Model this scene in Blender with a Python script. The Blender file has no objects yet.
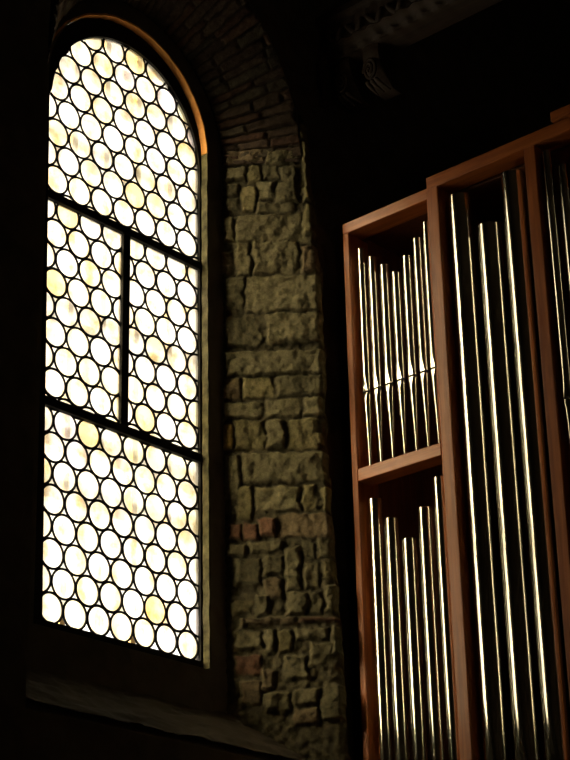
import bpy, bmesh, math, random
import numpy as np
from mathutils import Vector, noise
PI = math.pi
H = 1.6                                   # eye height above the church floor
scene = bpy.context.scene
C = scene.collection

# ------------------------------------------------------------------ camera
cam_d = bpy.data.cameras.new('camera'); cam = bpy.data.objects.new('camera', cam_d); C.objects.link(cam)
cam_d.sensor_fit = 'AUTO'; cam_d.sensor_width = 36; cam_d.lens = 1858.1138/760*36
cam_d.clip_start = .05; cam_d.clip_end = 200
YAW, PITCH, ROLL = math.radians(40.609), math.radians(23.5568), math.radians(-1.3333)
fw = Vector((math.cos(YAW)*math.cos(PITCH), math.sin(YAW)*math.cos(PITCH), math.sin(PITCH)))
rt = Vector((math.sin(YAW), -math.cos(YAW), 0)); up = rt.cross(fw)
r2 = rt*math.cos(ROLL)+up*math.sin(ROLL); u2 = up*math.cos(ROLL)-rt*math.sin(ROLL)
from mathutils import Matrix
cam.matrix_world = Matrix(((r2.x, u2.x, -fw.x, 0), (r2.y, u2.y, -fw.y, 0), (r2.z, u2.z, -fw.z, H), (0, 0, 0, 1)))
scene.camera = cam
vs = scene.view_settings
vs.view_transform = 'Standard'; vs.look = 'None'; vs.gamma = 1; vs.use_curve_mapping = False
vs.exposure = 0.0
scene.cycles.use_denoising = True
scene.cycles.max_bounces = 12; scene.cycles.transparent_max_bounces = 16
scene.cycles.sample_clamp_indirect = 12

# ------------------------------------------------------------------ daylight: bright hazy sky, brightest round the veiled sun
SKY, GLOW, GLOW_AZ, GLOW_EL, GLOW_POW = 2.5, 92.0, 167.0, 25.0, 10.5
w = bpy.data.worlds.new('sky'); scene.world = w; w.use_nodes = True
nt = w.node_tree; nt.nodes.clear()
out = nt.nodes.new('ShaderNodeOutputWorld'); bg = nt.nodes.new('ShaderNodeBackground')
tc = nt.nodes.new('ShaderNodeTexCoord'); dp = nt.nodes.new('ShaderNodeVectorMath'); dp.operation = 'DOT_PRODUCT'
a, e = math.radians(GLOW_AZ), math.radians(GLOW_EL)
dp.inputs[1].default_value = (math.cos(a)*math.cos(e), math.sin(a)*math.cos(e), math.sin(e))
nt.links.new(tc.outputs['Generated'], dp.inputs[0])
def wm(op, x, y):
    n = nt.nodes.new('ShaderNodeMath'); n.operation = op
    for i, v in enumerate((x, y)):
        if isinstance(v, (int, float)): n.inputs[i].default_value = v
        else: nt.links.new(v, n.inputs[i])
    return n.outputs[0]
g = wm('POWER', wm('MAXIMUM', dp.outputs['Value'], 0.0), GLOW_POW)
bg.inputs['Color'].default_value = (1.0, .97, .88, 1); bg.inputs['Strength'].default_value = SKY
bg2 = nt.nodes.new('ShaderNodeBackground'); bg2.inputs['Color'].default_value = (1.0, .86, .60, 1)
nt.links.new(wm('MULTIPLY', g, GLOW), bg2.inputs['Strength'])
ad = nt.nodes.new('ShaderNodeAddShader'); nt.links.new(bg.outputs[0], ad.inputs[0]); nt.links.new(bg2.outputs[0], ad.inputs[1])
nt.links.new(ad.outputs[0], out.inputs[0])
pd = bpy.data.lights.new('window_daylight_portal', 'AREA'); pd.shape = 'RECTANGLE'; pd.size = 1.0; pd.size_y = 2.85
pd.cycles.is_portal = True
po = bpy.data.objects.new('window_daylight_portal', pd); C.objects.link(po)
po.location = (4.83, 5.08, H+3.3); po.rotation_euler = (-PI/2, 0, 0)   # looks into the church

# added warm fill light, low and unseen behind the viewer, to lift the blacks
ld = bpy.data.lights.new('added_fill_light', 'POINT'); ld.energy = 14; ld.color = (1, .74, .45); ld.shadow_soft_size = .5
lo_ = bpy.data.objects.new('added_fill_light', ld); C.objects.link(lo_); lo_.location = (0.5, -3.0, 1.3)

# ------------------------------------------------------------------ materials
def mat(name, base=(.5,.5,.5), rough=.6, metal=0., spec=.5):
    m = bpy.data.materials.new(name); m.use_nodes = True
    p = m.node_tree.nodes['Principled BSDF']
    p.inputs['Base Color'].default_value = (*base, 1); p.inputs['Roughness'].default_value = rough
    p.inputs['Metallic'].default_value = metal; p.inputs['Specular IOR Level'].default_value = spec
    return m, m.node_tree, p
def N(t, kind, **kw):
    n = t.nodes.new(kind)
    for k, v in kw.items():
        if k in n.inputs: n.inputs[k].default_value = v
        else: setattr(n, k, v)
    return n
def ramp(t, fac, stops):
    r = t.nodes.new('ShaderNodeValToRGB'); t.links.new(fac, r.inputs[0])
    el = r.color_ramp.elements
    while len(el) < len(stops): el.new(.5)
    for q, (p, c) in zip(el, stops): q.position = p; q.color = (*c, 1)
    return r.outputs[0]
def coords(t, scale=(1,1,1)):
    tcn = N(t, 'ShaderNodeTexCoord'); mp = N(t, 'ShaderNodeMapping', Scale=scale)
    t.links.new(tcn.outputs['Object'], mp.inputs['Vector']); return mp.outputs[0]
def bump(t, p, h, strength=.4, dist=.01):
    b = N(t, 'ShaderNodeBump', Strength=strength, Distance=dist); t.links.new(h, b.inputs['Height'])
    t.links.new(b.outputs[0], p.inputs['Normal'])

def stone_attr_mat(name, rough=.9, gain=1.0):
    m, t, p = mat(name, rough=rough, spec=.2)
    at = N(t, 'ShaderNodeAttribute', attribute_name='stone')
    v = coords(t)
    n1 = N(t, 'ShaderNodeTexNoise', Scale=38., Detail=8., Roughness=.7); t.links.new(v, n1.inputs['Vector'])
    c = ramp(t, n1.outputs['Fac'], [(.27, (.36*gain,.36*gain,.36*gain)), (.75, (1.15*gain,1.12*gain,1.05*gain))])
    mx = N(t, 'ShaderNodeMix', data_type='RGBA', blend_type='MULTIPLY'); mx.inputs[0].default_value = 1
    t.links.new(at.outputs['Color'], mx.inputs[6]); t.links.new(c, mx.inputs[7]); t.links.new(mx.outputs[2], p.inputs['Base Color'])
    n2 = N(t, 'ShaderNodeTexNoise', Scale=90., Detail=6., Roughness=.7); t.links.new(v, n2.inputs['Vector'])
    bump(t, p, n2.outputs['Fac'], .7, .006)
    return m
def rubble_mat(name, c0, c1, sc=6.):
    m, t, p = mat(name, rough=.95, spec=.15)
    v = coords(t)
    n1 = N(t, 'ShaderNodeTexNoise', Scale=sc, Detail=8., Roughness=.65); t.links.new(v, n1.inputs['Vector'])
    t.links.new(ramp(t, n1.outputs['Fac'], [(.3, c0), (.7, c1)]), p.inputs['Base Color'])
    vo = N(t, 'ShaderNodeTexVoronoi', Scale=9.); t.links.new(v, vo.inputs['Vector'])
    bump(t, p, vo.outputs['Distance'], .5, .02)
    return m
def wood_mat(name, dark, light, axis='Z', rough=.35):
    m, t, p = mat(name, rough=rough, spec=.5)
    sc = {'Z': (34, 34, 1.6), 'Y': (34, 1.6, 34), 'X': (1.6, 34, 34)}[axis]
    v = coords(t, sc)
    n1 = N(t, 'ShaderNodeTexNoise', Scale=1.6, Detail=7., Roughness=.6, Distortion=.6); t.links.new(v, n1.inputs['Vector'])
    t.links.new(ramp(t, n1.outputs['Fac'], [(.3, dark), (.72, light)]), p.inputs['Base Color'])
    bump(t, p, n1.outputs['Fac'], .12, .002)
    return m
M = {}
M['stone'] = stone_attr_mat('jamb_stone')
M['brick'] = stone_attr_mat('arch_brick')
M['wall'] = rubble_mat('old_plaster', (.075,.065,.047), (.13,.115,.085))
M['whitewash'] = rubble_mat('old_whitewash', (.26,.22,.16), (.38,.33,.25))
M['sill'] = rubble_mat('sill_stone', (.045,.038,.027), (.085,.073,.05))
M['floor'] = rubble_mat('floor_stone', (.10,.08,.065), (.17,.14,.11))
M['terracotta'] = rubble_mat('terracotta', (.60,.24,.06), (.85,.42,.12))
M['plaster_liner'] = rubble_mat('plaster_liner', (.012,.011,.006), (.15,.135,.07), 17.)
M['iron'], t, p = mat('iron', (.010,.009,.008), .8, 0., .12)
n1 = N(t, 'ShaderNodeTexNoise', Scale=60.); t.links.new(coords(t), n1.inputs['Vector']); bump(t, p, n1.outputs['Fac'], .3, .003)
M['lead'], t, p = mat('lead', (.014,.013,.012), .8, 0., .12)
n1 = N(t, 'ShaderNodeTexNoise', Scale=80.); t.links.new(coords(t), n1.inputs['Vector']); bump(t, p, n1.outputs['Fac'], .25, .002)
M['grille'], t, p = mat('grille_iron', (.55,.38,.17), .8)
n1 = N(t, 'ShaderNodeTexNoise', Scale=30.); t.links.new(coords(t), n1.inputs['Vector']); bump(t, p, n1.outputs['Fac'], .3, .003)
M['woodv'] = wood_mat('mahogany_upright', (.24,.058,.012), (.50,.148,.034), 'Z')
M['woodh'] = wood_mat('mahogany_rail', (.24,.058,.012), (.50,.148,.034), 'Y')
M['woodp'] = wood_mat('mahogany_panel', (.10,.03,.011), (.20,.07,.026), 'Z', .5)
M['beam'] = wood_mat('old_carved_timber', (.037,.024,.017), (.08,.052,.035), 'Y', .7)
M['tin'], t, p = mat('polished_tin', (.76,.74,.66), .13, 1.0)
v = coords(t, (1,1,.25)); n1 = N(t, 'ShaderNodeTexNoise', Scale=18., Detail=3.); t.links.new(v, n1.inputs['Vector'])
bump(t, p, n1.outputs['Fac'], .04, .004)
rr = N(t, 'ShaderNodeMapRange'); rr.inputs['To Min'].default_value = .085; rr.inputs['To Max'].default_value = .16
t.links.new(n1.outputs['Fac'], rr.inputs['Value']); t.links.new(rr.outputs[0], p.inputs['Roughness'])
M['slit'], t, p = mat('pipe_mouth_shadow', (.012,.011,.01), .8)
n1 = N(t, 'ShaderNodeTexNoise', Scale=60.); t.links.new(coords(t), n1.inputs['Vector']); bump(t, p, n1.outputs['Fac'], .2, .002)

def glass_mat():
    m = bpy.data.materials.new('crown_glass'); m.use_nodes = True; t = m.node_tree; t.nodes.clear()
    o = N(t, 'ShaderNodeOutputMaterial')
    at = N(t, 'ShaderNodeAttribute', attribute_name='tint')
    v = coords(t)
    n1 = N(t, 'ShaderNodeTexNoise', Scale=11., Detail=4., Roughness=.6); t.links.new(v, n1.inputs['Vector'])
    c = ramp(t, n1.outputs['Fac'], [(.34, (.70,.60,.38)), (.52, (1,.98,.92))])      # old, dirty, faintly amber glass
    mx = N(t, 'ShaderNodeMix', data_type='RGBA', blend_type='MULTIPLY'); mx.inputs[0].default_value = 1
    t.links.new(at.outputs['Color'], mx.inputs[6]); t.links.new(c, mx.inputs[7])
    col = mx.outputs[2]
    n2 = N(t, 'ShaderNodeTexNoise', Scale=26., Detail=3.); t.links.new(v, n2.inputs['Vector'])
    b = N(t, 'ShaderNodeBump', Strength=.35, Distance=.004); t.links.new(n2.outputs['Fac'], b.inputs['Height'])
    tr = N(t, 'ShaderNodeBsdfTransparent'); rf = N(t, 'ShaderNodeBsdfRefraction', IOR=1.33, Roughness=.38)
    tl = N(t, 'ShaderNodeBsdfTranslucent'); gl = N(t, 'ShaderNodeBsdfGlossy', Roughness=.1)
    for s in (tr, rf, tl): t.links.new(col, s.inputs['Color'])
    t.links.new(b.outputs[0], rf.inputs['Normal'])
    def mix(f, x, y):
        q = N(t, 'ShaderNodeMixShader'); q.inputs[0].default_value = f
        t.links.new(x.outputs[0], q.inputs[1]); t.links.new(y.outputs[0], q.inputs[2]); return q
    s = mix(.6, tr, rf); s = mix(.12, s, tl); s = mix(.04, s, gl)
    t.links.new(s.outputs[0], o.inputs[0])
    return m
M['glass'] = glass_mat()

# ------------------------------------------------------------------ object helpers
WO = {}                                    # world origin of each object
def link(name, verts, faces, m, parent=None, smooth=False, origin=None, cols=None, attr=None, sharp=None):
    me = bpy.data.meshes.new(name)
    V = np.asarray(verts, float)
    if origin is None:
        lo, hi = V.min(0), V.max(0); origin = ((lo[0]+hi[0])/2, (lo[1]+hi[1])/2, lo[2])
    origin = np.asarray(origin, float)
    me.from_pydata([tuple(q) for q in (V-origin)], [], [tuple(f) for f in faces]); me.update()
    if isinstance(m, (list, tuple)):
        for q in m: me.materials.append(q)
    else: me.materials.append(m)
    if smooth:
        me.polygons.foreach_set('use_smooth', [True]*len(me.polygons))
        if sharp: me.set_sharp_from_angle(angle=math.radians(sharp))
    if cols is not None:
        ca = me.color_attributes.new(attr, 'FLOAT_COLOR', 'POINT')
        ca.data.foreach_set('color', np.c_[np.asarray(cols, float), np.ones(len(cols))].ravel())
    o = bpy.data.objects.new(name, me); C.objects.link(o)
    WO[o.name] = origin
    if parent is not None: o.parent = parent; o.location = origin-WO[parent.name]
    else: o.location = origin
    return o
def empty(name, loc):
    o = bpy.data.objects.new(name, None); C.objects.link(o); o.location = loc; o.empty_display_size = .1
    WO[o.name] = np.asarray(loc, float); return o
def tag(o, label=None, cat=None, group=None, kind=None):
    for k, v in (('label', label), ('category', cat), ('group', group), ('kind', kind)):
        if v: o[k] = v
    return o
class MB:
    def __init__(s): s.v = []; s.f = []
    def add(s, verts, faces):
        n = len(s.v); s.v += [tuple(q) for q in verts]; s.f += [tuple(i+n for i in f) for f in faces]
    def box(s, x0, x1, y0, y1, z0, z1, bev=.003):
        bm = bmesh.new(); bmesh.ops.create_cube(bm, size=1)
        for q in bm.verts: q.co = (x0+(q.co.x+.5)*(x1-x0), y0+(q.co.y+.5)*(y1-y0), z0+(q.co.z+.5)*(z1-z0))
        if bev: bmesh.ops.bevel(bm, geom=bm.edges[:], offset=min(bev, .3*min(x1-x0, y1-y0, z1-z0)), segments=2, profile=.5, affect='EDGES')
        bm.verts.index_update(); s.add([q.co[:] for q in bm.verts], [[q.index for q in f.verts] for f in bm.faces]); bm.free(); return s
    def tube(s, pts, rad, seg=8, closed=False, squash=None):
        pts = [Vector(q) for q in pts]; n = len(pts); base = len(s.v)
        R = rad if hasattr(rad, '__len__') else [rad]*n
        prev = None
        for i, q in enumerate(pts):
            if closed: d = pts[(i+1) % n]-pts[i-1]
            else: d = pts[min(i+1, n-1)]-pts[max(i-1, 0)]
            d.normalize()
            if prev is None:
                a = Vector((0, 0, 1)) if abs(d.z) < .9 else Vector((1, 0, 0)); u = d.cross(a).normalized()
            else: u = (prev-d*prev.dot(d)).normalized()
            prev = u; v = d.cross(u)
            for k in range(seg):
                t = 2*PI*k/seg; s.v.append(tuple(q+(u*math.cos(t)+v*math.sin(t))*R[i]))
        for i in range(n if closed else n-1):
            for k in range(seg):
                a0 = base+i*seg; b0 = base+((i+1) % n)*seg
                s.f.append((a0+k, a0+(k+1) % seg, b0+(k+1) % seg, b0+k))
        if not closed:
            s.f.append(tuple(base+k for k in reversed(range(seg)))); s.f.append(tuple(base+(n-1)*seg+k for k in range(seg)))
        return s
    def link(s, name, m, parent=None, **kw): return link(name, s.v, s.f, m, parent, **kw)
def fbm(p, o=4): return noise.fractal(p, 1.0, 2.0, o)


# ------------------------------------------------------------------ the church shell
XL, XR, YB, YW, ZC = -4.0, 9.0, -6.0, 4.68, 8.0
def shell_box(name, *b): return tag(MB().box(*b, bev=0).link(name, M['floor'] if name == 'floor' else M['whitewash']), kind='structure')
shell_box('floor', XL-.3, XR+.3, YB-.3, 5.05, -.2, 0)
shell_box('ceiling', XL-.3, XR+.3, YB-.3, 5.05, ZC, ZC+.2)
shell_box('wall_left', XL-.3, XL, YB, 5.05, 0, ZC)
shell_box('wall_right', XR, XR+.3, YB, 5.05, 0, ZC)
shell_box('wall_back', XL-.3, XR+.3, YB-.3, YB, 0, ZC)

# the window wall: one thick wall with a splayed, round-headed embrasure
NB, NR, NA, NL = 8, 12, 40, 12
def loop(y, xl0, xl1, xr, zb, zs, cx, R):
    """closed outline, counter-clockwise seen from the room: sill, right jamb, arch, left jamb"""
    P = []
    for i in range(NB): P.append((xl0+(xr-xl0)*i/NB, y, H+zb))
    for i in range(NR): P.append((xr, y, H+zb+(zs-zb)*i/NR))
    for i in range(NA):
        th = PI*i/NA; rr = (xr-cx) if th < PI/2 else (cx-xl1)
        P.append((cx+rr*math.cos(th), y, H+zs+R*math.sin(th)))
    for i in range(NL): P.append((xl1+(xl0-xl1)*i/NL, y, H+zs+(zb-zs)*i/NL))
    return P
def rect(y, x0, x1, z0, z1):
    P = []
    for i in range(NB): P.append((x0+(x1-x0)*i/NB, y, z0))
    for i in range(NR): P.append((x1, y, z0+(z1-z0)*i/NR))
    for i in range(NA): P.append((x1+(x0-x1)*i/NA, y, z1))
    for i in range(NL): P.append((x0, y, z1+(z0-z1)*i/NL))
    return P
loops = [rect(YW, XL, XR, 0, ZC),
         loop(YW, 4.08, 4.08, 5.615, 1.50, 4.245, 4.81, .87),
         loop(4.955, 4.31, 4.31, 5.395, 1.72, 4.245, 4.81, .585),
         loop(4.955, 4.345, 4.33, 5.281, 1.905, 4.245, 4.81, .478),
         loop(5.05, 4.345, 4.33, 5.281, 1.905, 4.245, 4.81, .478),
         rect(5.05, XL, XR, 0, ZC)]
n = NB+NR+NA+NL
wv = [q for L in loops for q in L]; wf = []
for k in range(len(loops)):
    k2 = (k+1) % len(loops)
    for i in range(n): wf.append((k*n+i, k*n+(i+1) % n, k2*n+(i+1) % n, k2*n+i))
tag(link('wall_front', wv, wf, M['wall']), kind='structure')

# ------------------------------------------------------------------ right jamb: coursed and rubble stone on the splay
STONES = [
    (0.018,0.195,4.245,4.323,'b'),(0.200,0.340,4.236,4.314,'g'),(0.022,0.112,4.164,4.236,'g'),(0.117,0.185,4.144,4.237,'y'),(0.189,0.266,4.161,4.238,'g'),
    (0.270,0.337,4.127,4.229,'g'),(0.022,0.084,4.088,4.149,'g'),(0.021,0.075,4.012,4.083,'g'),(0.088,0.156,4.008,4.135,'y'),(0.161,0.241,4.060,4.152,'g'),
    (0.246,0.340,4.040,4.147,'g'),(0.164,0.338,3.992,4.047,'g'),(0.357,0.416,4.361,4.455,'y'),(0.370,0.414,4.051,4.350,'y'),(0.368,0.412,3.874,4.040,'y'),
    (0.011,0.060,3.856,3.982,'g'),(0.064,0.375,3.842,3.988,'g'),(-0.026,0.045,3.699,3.807,'b'),(0.054,0.129,3.680,3.853,'g'),(0.138,0.341,3.683,3.851,'g'),
    (0.350,0.416,3.691,3.820,'b'),(0.008,0.096,3.521,3.682,'g'),(0.100,0.420,3.502,3.682,'g'),(0.015,0.172,3.342,3.490,'g'),(0.194,0.419,3.352,3.500,'g'),
    (0.014,0.432,3.200,3.322,'g'),(-0.004,0.077,3.096,3.198,'b'),(0.082,0.215,3.100,3.198,'y'),(0.232,0.433,3.102,3.195,'g'),
    (-0.001,0.170,3.006,3.084,'g'),(0.183,0.336,3.008,3.095,'g'),(0.345,0.434,3.007,3.099,'g'),(-0.014,0.041,2.868,2.986,'o'),
    (0.045,0.181,2.863,3.000,'y'),(0.185,0.261,2.868,2.996,'g'),(0.270,0.405,2.854,3.000,'y'),(-0.003,0.068,2.643,2.844,'g'),(0.077,0.434,2.710,2.849,'g'),
    (0.050,0.121,2.553,2.703,'y'),(0.130,0.318,2.587,2.697,'g'),(0.326,0.384,2.586,2.701,'y'),(0.409,0.438,2.584,2.689,'y'),(0.016,0.078,2.467,2.532,'r'),
    (0.082,0.140,2.464,2.539,'r'),(0.145,0.211,2.475,2.558,'r'),(0.215,0.459,2.465,2.574,'b'),(0.015,0.089,2.397,2.454,'g'),(0.098,0.238,2.410,2.458,'g'),
    (0.245,0.310,2.244,2.432,'g'),(0.320,0.378,2.369,2.455,'g'),(0.386,0.456,2.375,2.470,'g'),(0.047,0.154,2.271,2.387,'g'),(0.159,0.241,2.310,2.396,'g'),
    (0.161,0.235,2.204,2.302,'b'),(0.322,0.391,2.249,2.360,'g'),(0.400,0.466,2.280,2.366,'y'),(0.021,0.111,2.150,2.209,'y'),(0.119,0.176,2.139,2.223,'g'),
    (0.249,0.331,2.134,2.235,'g'),(0.339,0.396,2.139,2.240,'g'),(0.405,0.470,2.145,2.263,'g'),(0.061,0.292,2.096,2.129,'b'),(0.301,0.451,2.101,2.126,'r'),
    (0.036,0.149,1.999,2.082,'g'),(0.157,0.206,1.975,2.087,'g'),(0.214,0.270,1.985,2.077,'y'),(0.279,0.424,2.031,2.081,'g'),(0.341,0.438,1.915,2.022,'g'),
    (0.236,0.332,1.869,1.972,'g'),(0.043,0.148,1.892,1.978,'r'),(0.147,0.203,1.832,1.914,'b'),(0.432,0.472,1.966,2.090,'g'),(0.265,0.377,1.767,1.835,'g'),
    (0.384,0.467,1.703,1.848,'g'),(0.058,0.146,1.774,1.875,'b'),(0.153,0.257,1.742,1.823,'g'),(0.271,0.374,1.686,1.754,'b'),
]

A0 = np.array([5.37, 4.955]); D = np.array([.62, -.785]); D /= np.linalg.norm(D); NN = np.array([D[1], -D[0]])  # NN looks into the room
STCOL = dict(g=(.175,.160,.095), y=(.235,.21,.11), o=(.32,.24,.08), b=(.165,.13,.08), r=(.16,.088,.057))
def smooth(x): x = np.clip(x, 0, 1); return x*x*(3-2*x)
def s_edge(z): return np.interp(z, [1.5, 1.78, 2.19, 2.76, 3.55, 3.8, 4.42, 4.8], [.49, .478, .470, .440, .438, .428, .390, .36])
def jamb():
    random.seed(5)
    z0, z1 = 1.48, 4.50; nz, ns = 640, 96
    zs = np.linspace(z0, z1, nz); us = np.linspace(0, 1, ns)
    st = [(a, b, c, d, k, random.uniform(.004, .017), random.uniform(.72, 1.25)*(.78 if d < 2.52 else 1), random.uniform(-.12, .12), random.uniform(-.08, .08)) for a, b, c, d, k in STONES]  # lower stones coloured darker, painting in the fade of light down the jamb
    V = []; COL = []
    for j, z in enumerate(zs):
        se = float(s_edge(z))+.012*fbm(Vector((7.7, z*9, 0)))
        for i, u in enumerate(us):
            s = u*se
            p = Vector((s*1., z, 3.1))
            ws = s+.013*noise.noise(p*24)+.006*noise.noise(p*60); wz = z+.009*noise.noise(p*24+Vector((9, 4, 1)))+.004*noise.noise(p*66)
            h = -.006+.008*fbm(p*30, 5); col = np.array((.095,.085,.052))*(1+.5*noise.noise(p*40))
            best = 0
            for a, b, c, d, k, hh, br, tx, tz in st:
                if c-.02 < wz < d+.02 and a-.02 < ws < b+.02:
                    e = min(ws-a, b-ws, wz-c, d-wz)
                    if b > se-.03: e = min(ws-a, wz-c, d-wz)
                    q = float(smooth((e+.004)/.015))
                    if q > best:
                        best = q
                        hs = hh+tx*(ws-(a+b)/2)+tz*(wz-(c+d)/2)+.011*fbm(p*18+Vector((hh*999, 0, 0)), 6)
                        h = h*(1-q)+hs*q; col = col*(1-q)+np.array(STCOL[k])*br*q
            # the free end of the pier rounds off into the wall behind
            x = max(0., (u-.93)/.07); back = 0.
            y = A0+D*s+NN*(h-.055*x*x)
            V.append((y[0], y[1], H+z)); COL.append(np.clip(col, .01, .9))
    F = [(j*ns+i, j*ns+i+1, (j+1)*ns+i+1, (j+1)*ns+i) for j in range(nz-1) for i in range(ns-1)]
    # closing strips back into the wall, on both sides
    nb = len(V)
    for j in range(nz):
        q = V[j*ns+ns-1]; V.append((max(q[0], 5.60)+.03, 4.72, q[2])); COL.append(np.array((.1, .085, .055)))
    for j in range(nz-1): F.append((j*ns+ns-1, nb+j, nb+j+1, (j+1)*ns+ns-1))
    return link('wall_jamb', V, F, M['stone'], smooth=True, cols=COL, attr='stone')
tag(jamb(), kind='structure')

# brick soffit of the arch over the embrasure
def soffit():
    random.seed(11)
    nt_, ns = 520, 44; V = []; COL = []
    rows = []; th = -.03
    while th < PI+.05:
        dt = random.uniform(.052, .078); cuts = [0]
        sc = random.uniform(.2, .6)
        while sc < 1: cuts.append(sc); sc += random.uniform(.35, .7)
        cuts.append(1.02); rows.append((th, th+dt, [(cuts[i], cuts[i+1], random.uniform(.65, 1.2), random.random(), random.uniform(0, .012)) for i in range(len(cuts)-1)])); th += dt
    for j in range(nt_):
        th = PI*j/(nt_-1)
        row = next(r for r in rows if r[0] <= th < r[1])
        for i in range(ns):
            s = i/(ns-1); p = Vector((th*1.5, s*.5, 8.))
            wth = th+.012*noise.noise(p*12); ws = s+.02*noise.noise(p*14+Vector((3, 3, 3)))
            r_ = next((r for r in rows if r[0] <= wth < r[1]), row)
            b = next((q for q in r_[2] if q[0] <= ws < q[1]), r_[2][-1])
            e = min((wth-r_[0])*.75, (r_[1]-wth)*.75, max(ws-b[0], 0)*.38, max(b[1]-ws, 0)*.38)
            q = float(smooth(e/.009)); h = -.006*(1-q)+q*(.004+b[4])+.006*fbm(p*14, 5)
            base = np.array((.095,.068,.05)) if b[3] < .6 else (np.array((.10,.06,.042)) if b[3] < .8 else np.array((.09,.076,.055)))
            col = np.array((.055,.044,.032))*(1-q)+base*b[2]*q
            xr = (5.375-4.81)+(5.60-5.375)*s; zr = .565+(.85-.565)*s
            R_ = 1-(h+.004)/.7
            V.append((4.81+xr*R_*math.cos(th)*(1 if th < PI/2 else .9), 4.953-(4.953-4.672)*s-h*.4, H+4.245+zr*R_*math.sin(th))); COL.append(np.clip(col, .01, .9))
    F = [(j*ns+i, j*ns+i+1, (j+1)*ns+i+1, (j+1)*ns+i) for j in range(nt_-1) for i in range(ns-1)]
    return link('wall_arch', V, F, M['brick'], smooth=True, cols=COL, attr='stone')
tag(soffit(), kind='structure')

# sloping sill
def sill():
    nx, ny = 120, 40; V = []
    for j in range(ny):
        t_ = j/(ny-1)
        for i in range(nx):
            u = i/(nx-1); x = (4.31+(4.085-4.31)*t_)+(1.09+(1.525-1.09)*t_)*u
            p = Vector((x, t_, 2.))
            V.append((x, 4.95-.27*t_, H+1.725-.205*t_+.012+.010*fbm(p*7, 5)+.004*noise.noise(p*30)))
    F = [(j*nx+i, (j+1)*nx+i, (j+1)*nx+i+1, j*nx+i+1) for j in range(ny-1) for i in range(nx-1)]
    return link('wall_sill', V, F, M['sill'], smooth=True)
tag(sill(), kind='structure')

# liners of the reveal: terracotta round the arch, worn plaster down the right jamb
def liner(name, pts, m, y0=4.950, y1=4.985, th=.009):
    V = []; F = []
    for x, z, nx, nz in pts:
        V += [(x, y0, H+z), (x, y1, H+z), (x+nx*th, y1, H+z+nz*th), (x+nx*th, y0, H+z+nz*th)]
    for i in range(len(pts)-1):
        for k in range(4): F.append((4*i+k, 4*i+(k+1) % 4, 4*i+4+(k+1) % 4, 4*i+4+k))
    F += [(0, 1, 2, 3), tuple(4*(len(pts)-1)+k for k in (3, 2, 1, 0))]
    return tag(link(name, V, F, m), kind='structure')
random.seed(3)
liner('trim_1', [(4.81+(.464 if t_ < PI/2 else .464+.03*(t_-PI/2))*math.cos(t_)+random.uniform(-.002, .002), 4.245+.470*math.sin(t_)+random.uniform(-.002, .002), math.cos(t_), math.sin(t_)) for t_ in np.linspace(.055, PI, 60)], M['terracotta'])
liner('trim_2', [(5.273+random.uniform(-.003, .002), z, 1, 0) for z in np.linspace(1.91, 4.268, 70)], M['plaster_liner'])

# ------------------------------------------------------------------ the window: iron frame, bars, four leaded panels of bull's-eye rondels
YG = 5.005
XO = 5.268                                 # right edge of the glass
def wz(z): return .873+(z-1.943)*(.05/2.16)
def xleft(z): return 5.292-wz(z)
ZT1, ZT2, ZS, ZA, XM = 2.812, 3.712, 4.175, 4.634, 4.824
def arch_pt(th):
    zz = ZS+(ZA-ZS)*math.sin(th); c = 4.824; R = XO-c
    return (c+R*math.cos(th), zz)
win = empty('window_1', (4.83, YG, H+1.91)); tag(win, "round-headed leaded window of clear bull's-eye glass discs", 'window', kind='structure')
# frame: plate between the reveal and the glass, with the arched opening in it
op = [(xleft(1.943), 1.943), (XO-.003, 1.943)]
op = [(xleft(1.943)+(XO-.003-xleft(1.943))*i/8, 1.943) for i in range(8)]+[(XO-.003, 1.943+(ZS-1.943)*i/12) for i in range(12)]
op += [arch_pt(PI*i/NA) for i in range(NA)]+[(xleft(ZS-(ZS-1.943)*i/12), ZS-(ZS-1.943)*i/12) for i in range(12)]
ou = [(q[0], q[2]-H) for q in loop(0, 4.350, 4.335, 5.278, 1.908, 4.245, 4.81, .474)]
V = []; F = []; nn = len(op)
for P, y in ((ou, 4.990), (op, 4.990), (op, 5.022), (ou, 5.022)): V += [(x, y, H+z) for x, z in P]
for k in range(4):
    for i in range(nn): F.append((k*nn+i, k*nn+(i+1) % nn, ((k+1) % 4)*nn+(i+1) % nn, ((k+1) % 4)*nn+i))
link('window_frame', V, F, M['iron'], win)
for z, h in ((ZT1, .019), (ZT2, .018)):
    b = MB(); b.box(xleft(z)-.01, XO+.01, YG-.020, YG+.012, H+z-h, H+z+h, .004)
    for x in np.linspace(xleft(z)+.1, 5.2, 5): b.box(x-.006, x+.006, YG-.026, YG-.018, H+z-.006, H+z+.006, .002)
    b.link('saddle_bar', M['iron'], win)
b = MB(); b.box(XM-.021, XM+.021, YG-.016, YG+.012, H+ZT1+.01, H+ZT2-.01, .004); b.link('mullion', M['iron'], win)

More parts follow.
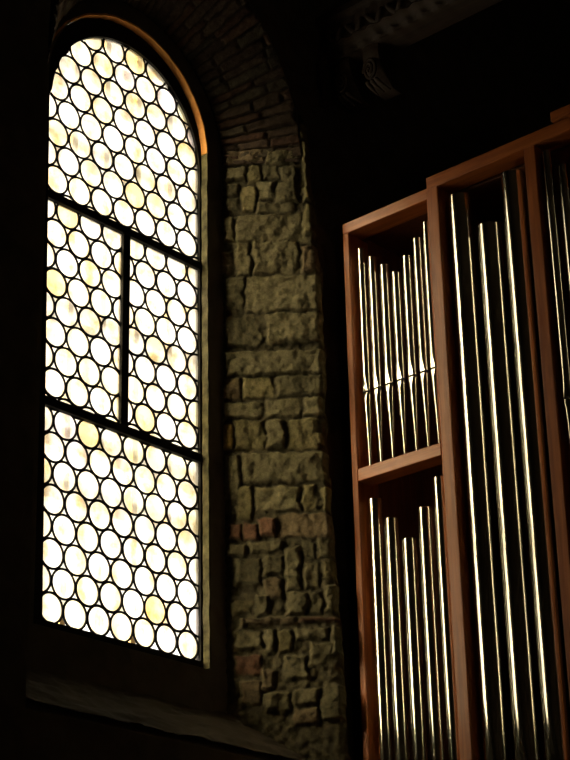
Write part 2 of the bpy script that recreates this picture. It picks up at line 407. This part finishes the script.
def clip(poly, cv):
    """clip a polygon to a convex, counter-clockwise outline"""
    outp = poly
    for i in range(len(cv)):
        (ax, az), (bx, bz) = cv[i], cv[(i+1) % len(cv)]
        inp = outp; outp = []
        if not inp: return []
        sd = [(bx-ax)*(q[1]-az)-(bz-az)*(q[0]-ax) for q in inp]
        for k in range(len(inp)):
            p, q, a, b_ = inp[k-1], inp[k], sd[k-1], sd[k]
            if (a >= 0) != (b_ >= 0):
                t_ = a/(a-b_); outp.append((p[0]+(q[0]-p[0])*t_, p[1]+(q[1]-p[1])*t_))
            if b_ >= 0: outp.append(q)
    return outp
def inside(p, cv):
    return all((cv[(i+1) % len(cv)][0]-cv[i][0])*(p[1]-cv[i][1])-(cv[(i+1) % len(cv)][1]-cv[i][1])*(p[0]-cv[i][0]) >= 0 for i in range(len(cv)))
def panel(cv, zA, idx, k_lo, k_hi):
    """cv: outline; zA: height of a reference row of rondels whose first disc sits by the right edge"""
    random.seed(40+idx)
    cen = {}
    z = zA; zr = {0: z}
    for k in range(1, k_hi+1): z += .1207*wz(z); zr[k] = z
    z = zA
    for k in range(-1, k_lo-1, -1): z -= .1207*wz(z); zr[k] = z
    for k, z in zr.items():
        ph = -.111 if k % 2 == 0 else -.0413
        for c in range(-2, 9): cen[(k, c)] = (5.30+(ph-.1394*c)*wz(z), z, .1394*wz(z)/2)
    lead = MB(); gv = []; gf = []; gc = []
    def piece(poly, yf, tint):
        q = clip(poly, cv)
        if len(q) < 3: return
        b0 = len(gv)
        for x, zz in q: gv.append((x, yf(x, zz), H+zz)); gc.append(tint)
        gf.append(tuple(range(b0, b0+len(q))))
    W = .0054
    for (k, c), (cx, cz, R) in cen.items():
        near = cv
        xs = [q[0] for q in cv]; zs = [q[1] for q in cv]
        if cx+R < min(xs) or cx-R > max(xs) or cz+R < min(zs) or cz-R > max(zs): continue
        # came round the disc
        seg = 48; ring = []
        Rj = R*random.uniform(.955, .975); jx, jz = random.uniform(-.0012, .0012), random.uniform(-.0012, .0012)
        pts = [(cx+jx+Rj*math.cos(2*PI*i/seg), cz+jz+Rj*math.sin(2*PI*i/seg)) for i in range(seg)]
        ins = [inside(p, cv) for p in pts]
        if all(ins): lead.tube([(x, YG, H+zz) for x, zz in pts], W*random.uniform(.9, 1.15), 6, True)
        elif any(ins):
            st = next(i for i in range(seg) if ins[i] and not ins[i-1]); run = []
            for i in range(seg+1):
                kk = (st+i) % seg
                if ins[kk] and i < seg: run.append(pts[kk])
                else:
                    if len(run) > 1: lead.tube([(x, YG, H+zz) for x, zz in run], W, 6)
                    run = []
        # disc, blown thick at the centre
        amb = random.random(); dim = random.uniform(.88, 1.0)
        tint = np.array((1, .98-.03*amb, .93-.22*amb*amb))*dim
        if random.random() < .05: tint = np.array((.95, .80, .48))*dim
        elif random.random() < .04: tint = np.array((.90, .86, .95))*dim
        dx, dz = random.uniform(-.2, .2)*R, random.uniform(-.2, .2)*R
        def yf(x, zz, cx=cx, cz=cz, R=R, dx=dx, dz=dz):
            r = math.hypot(x-cx, zz-cz)/R; rc = math.hypot(x-cx-dx, zz-cz-dz)/R
            return YG-.0018*max(0, 1-r*r)-.0012*math.exp(-(rc/.14)**2)
        rads = [0, .12, .24, .42, .62, .82, .965]; sg = 28
        for i in range(sg):
            a0, a1 = 2*PI*i/sg, 2*PI*(i+1)/sg
            for r0, r1 in zip(rads[:-1], rads[1:]):
                po_ = [(cx+R*r0*math.cos(a0), cz+R*r0*math.sin(a0)), (cx+R*r1*math.cos(a0), cz+R*r1*math.sin(a0)),
                       (cx+R*r1*math.cos(a1), cz+R*r1*math.sin(a1))]
                if r0 > 0: po_.append((cx+R*r0*math.cos(a1), cz+R*r0*math.sin(a1)))
                piece(po_, yf, tint)
        # the two curved triangles above and below the gap to the next disc in the row
        for s_ in (1, -1):
            kn = k+s_; cc = c if k % 2 else c+0
            if kn not in zr or (k, c-1) not in cen: continue
            cxr = cen[(k, c-1)]
            third = min((cen[(kn, q)] for q in range(-2, 9)), key=lambda q: abs(q[0]-(cx+cxr[0])/2))
            tri = [(cx, cz), cxr[:2], third[:2]]
            if s_ < 0: tri = [tri[1], tri[0], tri[2]]
            poly = []
            for i in range(3):
                a, b_, c_ = tri[i], tri[(i+1) % 3], tri[i-1]
                t0 = math.atan2(c_[1]-a[1], c_[0]-a[0]); t1 = math.atan2(b_[1]-a[1], b_[0]-a[0])
                dlt = (t1-t0+PI) % (2*PI)-PI
                for j in range(6):
                    t_ = t0+dlt*j/5; poly.append((a[0]+R*.965*math.cos(t_), a[1]+R*.965*math.sin(t_)))
            piece(poly, lambda x, zz: YG, np.array((1, .98, .92))*random.uniform(.85, 1))
    lp = lead.link('leaded_panel', M['lead'], win, smooth=True)
    gl = link('rondel_glass', gv, gf, M['glass'], lp, smooth=False, cols=gc, attr='tint')
    bm = bmesh.new(); bm.from_mesh(gl.data); bmesh.ops.remove_doubles(bm, verts=bm.verts, dist=.00002); bm.to_mesh(gl.data); bm.free()
    gl.data.polygons.foreach_set('use_smooth', [True]*len(gl.data.polygons))
e_ = .004
panel([(xleft(1.94)-e_, 1.938), (XO+.003, 1.938), (XO+.003, ZT1), (xleft(ZT1)-e_, ZT1)], 2.000, 0, 0, 8)
panel([(xleft(ZT1)-e_, ZT1), (XM, ZT1), (XM, ZT2), (xleft(ZT2)-e_, ZT2)], 2.903, 1, -1, 8)
panel([(XM, ZT1), (XO+.003, ZT1), (XO+.003, ZT2), (XM, ZT2)], 2.903, 2, -1, 8)
panel([(xleft(ZT2)-e_, ZT2), (XO+.003, ZT2)]+[arch_pt(PI*i/32) for i in range(33)], 3.802, 3, -1, 8)
# protective grille outside the glass
b = MB(); random.seed(2)
for x in (4.18, 4.38, 4.59, 4.79, 4.98, 5.18, 5.385, 5.59, 5.8): b.box(x-.016, x+.016, 5.29, 5.312, H+1.6, H+5.3, .003)
for z in (1.70, 2.587, 2.81, 3.36, 4.154, 4.519, 4.73, 5.05): b.box(4.12, 5.86, 5.27, 5.29, H+z-.02, H+z+.02, .003)
for x in (4.15, 5.83):
    for z in (1.70, 3.36, 5.05): b.box(x-.012, x+.012, 5.03, 5.3, H+z-.012, H+z+.012, .002)
b.link('outer_grille', M['grille'], win)

# ------------------------------------------------------------------ the pipe organ
organ = empty('pipe_organ', (5.97, 3.85, 0))
tag(organ, 'mahogany cased pipe organ with polished metal pipes beside the stone window jamb', 'pipe organ')
XF, XC, XBK = 5.75, 5.73, 6.20
def part(name, m, *boxes, bev=.004, label=None):
    b = MB()
    for q in boxes: b.box(*q, bev=bev)
    o = b.link(name, m, organ)
    if label: o['label'] = label
    return o
ZB = H+1.05
YR = 3.02                                  # right end of the case, beyond the frame
part('base_cabinet', M['woodp'], (5.72, XBK, YR, 4.61, 0, ZB), (5.70, 5.72, YR, 4.61, ZB-.12, ZB), (5.70, 5.72, YR, 4.61, 0, .18),
     *[(5.705, 5.72, y, y+.05, .18, ZB-.12) for y in (YR, 3.53, 4.04, 4.55)])
# uprights
part('post', M['woodv'], (XF, XF+.14, 4.540, 4.572, ZB, H+3.899))
part('stile', M['woodv'], (XF, XF+.10, 4.084, 4.104, ZB, H+3.955))
part('post', M['woodv'], (XC, XC+.12, 4.030, 4.0845, ZB, H+3.99))
part('post', M['woodv'], (XC, XC+.06, 3.530, 3.584, ZB, H+3.985))
part('post', M['woodv'], (XC, XC+.16, YR, YR+.054, ZB, H+3.985))
# rails
part('top_rail', M['woodh'], (XF, XF+.10, 4.0845, 4.572, H+3.900, H+3.954))
part('top_rail', M['woodh'], (XC-.002, XC+.10, YR, 4.0845, H+3.930, H+3.990))
part('cornice_strip', M['woodh'], (XC-.02, XC+.16, YR, 3.43, H+3.990, H+4.035))
part('middle_rail', M['woodh'], (XF, XF+.09, 4.104, 4.540, H+2.720, H+2.776))
part('middle_rail', M['woodh'], (XF, XF+.09, YR+.054, 3.530, H+2.345, H+2.405))
# carcass
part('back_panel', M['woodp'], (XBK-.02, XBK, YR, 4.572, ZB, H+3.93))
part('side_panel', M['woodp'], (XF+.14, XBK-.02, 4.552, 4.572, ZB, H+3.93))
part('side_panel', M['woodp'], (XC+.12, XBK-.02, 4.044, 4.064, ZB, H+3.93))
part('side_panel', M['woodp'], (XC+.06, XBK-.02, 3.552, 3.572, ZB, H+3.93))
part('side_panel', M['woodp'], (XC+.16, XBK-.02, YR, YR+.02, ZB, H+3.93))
part('top_board', M['woodp'], (XF+.10, XBK, YR, 4.572, H+3.93, H+3.945))

def pipe(cx, cy, r, zf, zm, zt, label, ears=False):
    """open metal flue pipe: conical foot zf..zm, flattened mouth at zm, body up to zt (heights above the eye)"""
    seg = 36; gap = .5*r; lip = 4.5*r; am = math.radians(44)
    def ring(z, rad, phi=0):
        P = []
        for k in range(seg):
            t_ = 2*PI*k/seg; d = abs((t_+PI) % (2*PI)-PI)      # angle from the front, which faces -X
            x, y = -math.cos(t_)*rad, math.sin(t_)*rad
            if d < phi: x = -rad*math.cos(phi)
            P.append((cx+x, cy+y, H+z))
        return P
    def skin(rings, cap0=False):
        V = [q for R_ in rings for q in R_]; F = []
        for i in range(len(rings)-1):
            for k in range(seg): F.append((i*seg+k, (i+1)*seg+k, (i+1)*seg+(k+1) % seg, i*seg+(k+1) % seg))
        if cap0: F.append(tuple(range(seg)))
        return V, F
    z0 = zm+gap
    R_ = [ring(z0, r*.9, am), ring(z0, r, am)]+[ring(z0+lip*q, r, am*(1-q)) for q in (.15, .3, .45, .6, .75, .88, 1)]
    R_ += [ring(z0+lip+(zt-z0-lip)*q, r) for q in (.03, .25, .5, .75, 1)]+[ring(zt, r*.93), ring(zt-.12, r*.93)]
    V, F = skin(R_); F.append(tuple((len(R_)-1)*seg+k for k in range(seg)))
    o = link('organ_pipe', V, F, M['tin'], organ, smooth=True, sharp=50); o['label'] = label
    # foot
    hf = zm-zf; tip = .22*r
    R_ = [ring(zf, tip)]+[ring(zf+hf*q, tip+(r-tip)*q**1.15, am*max(0, (q-.86)/.14)*.9) for q in (.02, .2, .4, .6, .75, .86, .9, .93, .96, 1)]+[ring(zm, r*.88, am)]
    V, F = skin(R_, True); F = [tuple(reversed(f)) if i == len(F)-1 else f for i, f in enumerate(F)]
    link('pipe_foot', V, F, M['tin'], o, smooth=True, sharp=50)
    # mouth: the dark slot between lip and foot
    R_ = [ring(zm-.02*r, r*.90, am), ring(z0+.02*r, r*.90, am)]
    V, F = skin(R_, True); F.append(tuple(seg+k for k in range(seg)))
    link('pipe_mouth', V, F, M['slit'], o, smooth=True, sharp=50)
    return o
UL = [(4.4974, 3.828), (4.4382, 3.765), (4.3742, 3.705), (4.3121, 3.647), (4.2502, 3.704), (4.1895, 3.769), (4.1338, 3.826)]
for i, (y, zt) in enumerate(UL): pipe(5.795, y+.007, .0208, 2.776, 3.122, zt-.011, 'thin silvery pipe of the upper left row, foot on the middle rail')
LL = [(4.4934, 2.657), (4.4121, 2.551), (4.3258, 2.443), (4.2341+.004, 2.555), (4.1587-.004, 2.665)]
for y, zt in LL: pipe(5.80, y-.001, .0295, ZB-H, 1.32, zt-.02, 'medium silvery pipe of the lower left row')
for y, zt in [(3.962, 3.873), (3.822, 3.681), (3.688, 3.875)]: pipe(5.80, y, .0525, ZB-H, 1.33, zt, 'tall thick silvery pipe of the centre bay')
for i in range(6): pipe(5.765, 3.494-.07*i, .0205, 2.405, 2.788, 3.896-.094*min(i, 6-i), 'thin silvery pipe at the right edge of the organ')
for i in range(5): pipe(5.785, 3.478-.085*i, .0252, ZB-H, 1.32, 2.30-.1*min(i, 4-i), 'medium silvery pipe below the right rail')

# ------------------------------------------------------------------ carved roof beam and its scrolled bracket
BX0, BX1, BZ = 5.80, 5.92, H+4.845
def carved_beam():
    prof = [(0, .0), (-.02, .0), (-.02, .018), (-.005, .024), (-.012, .04), (-.03, .055), (-.05, .062), (-.05, .085), (-.03, .09), (-.03, .19), (-.045, .2), (-.06, .215), (-.06, .25), (.12, .25), (.12, 0)]
    V = []; F = []; ny = 420; Y0, Y1 = YB, YW
    ys = [Y0+(Y1-Y0)*j/ny for j in range(ny+1)]
    ys = [y for y in ys if y < 2.6][::12]+list(np.linspace(2.6, Y1, 330))
    for y in ys:
        for i, (x, z) in enumerate(prof):
            p = Vector((x*8, y*22, z*14)); k = .5+.5*math.sin(y*2*PI/.085)
            d = 0
            if 2 <= i <= 6: d = -.016*k
            if i in (9, 8): d = -.022*abs(math.sin(y*2*PI/.19+i))*(.6+.4*noise.noise(p))
            V.append((BX0+x+d, y, BZ+z+(.008*k if 1 <= i <= 3 else 0)))
    m_ = len(prof)
    for j in range(len(ys)-1):
        for i in range(m_): F.append((j*m_+i, j*m_+(i+1) % m_, (j+1)*m_+(i+1) % m_, (j+1)*m_+i))
    F += [tuple(range(m_)), tuple(reversed([(len(ys)-1)*m_+i for i in range(m_)]))]
    b = MB(); b.add(V, F)
    o = b.link('roof_beam', M['beam'], smooth=True, sharp=35)
    return tag(o, 'carved dark timber beam high above the organ', 'beam')
beam = carved_beam()
# acanthus leaves carved along the beam face
lv = MB(); random.seed(8)
y = 4.60
while y > 3.0:
    for s_ in (-1, 1):
        pts = []; rad = []
        for q in np.linspace(0, 1, 9):
            pts.append((BX0-.035-.03*math.sin(PI*q), y-.03+s_*.035*q+.02*s_*math.sin(PI*q), BZ+.07+.10*q-.03*q*q)); rad.append(.013*(1-.75*q)+.003)
        lv.tube(pts, rad, 8)
    y -= .12
lv.link('leaf_carving', M['beam'], beam, smooth=True)
def scroll_bracket(y0, label, wdt=.09, hh=.20):
    r = empty('scroll_bracket', (5.92, y0, BZ-hh-.03))
    tag(r, label, 'bracket', 'scrolled brackets under the roof beam')
    # body: an S-shaped console seen from the side, width along Y
    prof = []
    for q in np.linspace(0, 1, 24): prof.append((5.80+.10*q**1.6-.02*math.sin(q*PI), BZ-hh*q))
    V = []; F = []
    for yy in (y0-wdt/2, y0-wdt/4, y0, y0+wdt/4, y0+wdt/2):
        bul = .012 if abs(yy-y0) < wdt*.3 else 0
        V += [(x-bul, yy, z) for x, z in prof]+[(5.955, yy, BZ-hh-.005), (5.915, yy, BZ)]
    m_ = len(prof)+2
    for j in range(4):
        for i in range(m_): F.append((j*m_+i, j*m_+(i+1) % m_, (j+1)*m_+(i+1) % m_, (j+1)*m_+i))
    F += [tuple(reversed(range(m_))), tuple(4*m_+i for i in range(m_))]
    link('console', V, F, M['beam'], r, smooth=True, sharp=40)
    for cz, R, nm in ((BZ-.135, .062, 'volute'),):
        b = MB(); pts = []; rad = []
        for q in np.linspace(0, 1, 60):
            t_ = q*4.6*PI; rr = R*(1-q)**.8
            pts.append((5.79-.012*q, y0+rr*math.cos(t_)*.62, cz+rr*math.sin(t_))); rad.append(.0085*(1-.4*q))
        b.tube(pts, rad, 8); b.link(nm, M['beam'], r, smooth=True)
    b = MB()
    for s_ in (-1, 0, 1):
        pts = []; rad = []
        for q in np.linspace(0, 1, 10): pts.append((5.80-.02*math.sin(q*PI)+.05*q, y0+s_*.025*(1+.4*q)-.03*q, BZ-hh+.01-.05*q)); rad.append(.012*(1-.6*q))
        b.tube(pts, rad, 8)
    b.link('leaf_tip', M['beam'], r, smooth=True)
    return r
scroll_bracket(4.575, 'scrolled timber bracket under the beam nearest the window wall')
scroll_bracket(4.405, 'scrolled timber bracket further along the beam, right of the first')
b = MB(); pts = []; rad = []
for q in np.linspace(0, 1, 12): pts.append((5.76-.02*math.sin(q*PI), 4.655+.006*math.sin(q*7), BZ+.02-.22*q)); rad.append(.024*(1-.35*q)+.006*math.sin(q*12))
b.tube(pts, rad, 10)
b.box(5.735, 5.79, 4.625, 4.68, BZ-.235, BZ-.195, .008)
tag(b.link('carved_pendant', M['beam'], smooth=True, sharp=40), 'small carved timber pendant hanging at the wall end of the beam', 'carving')
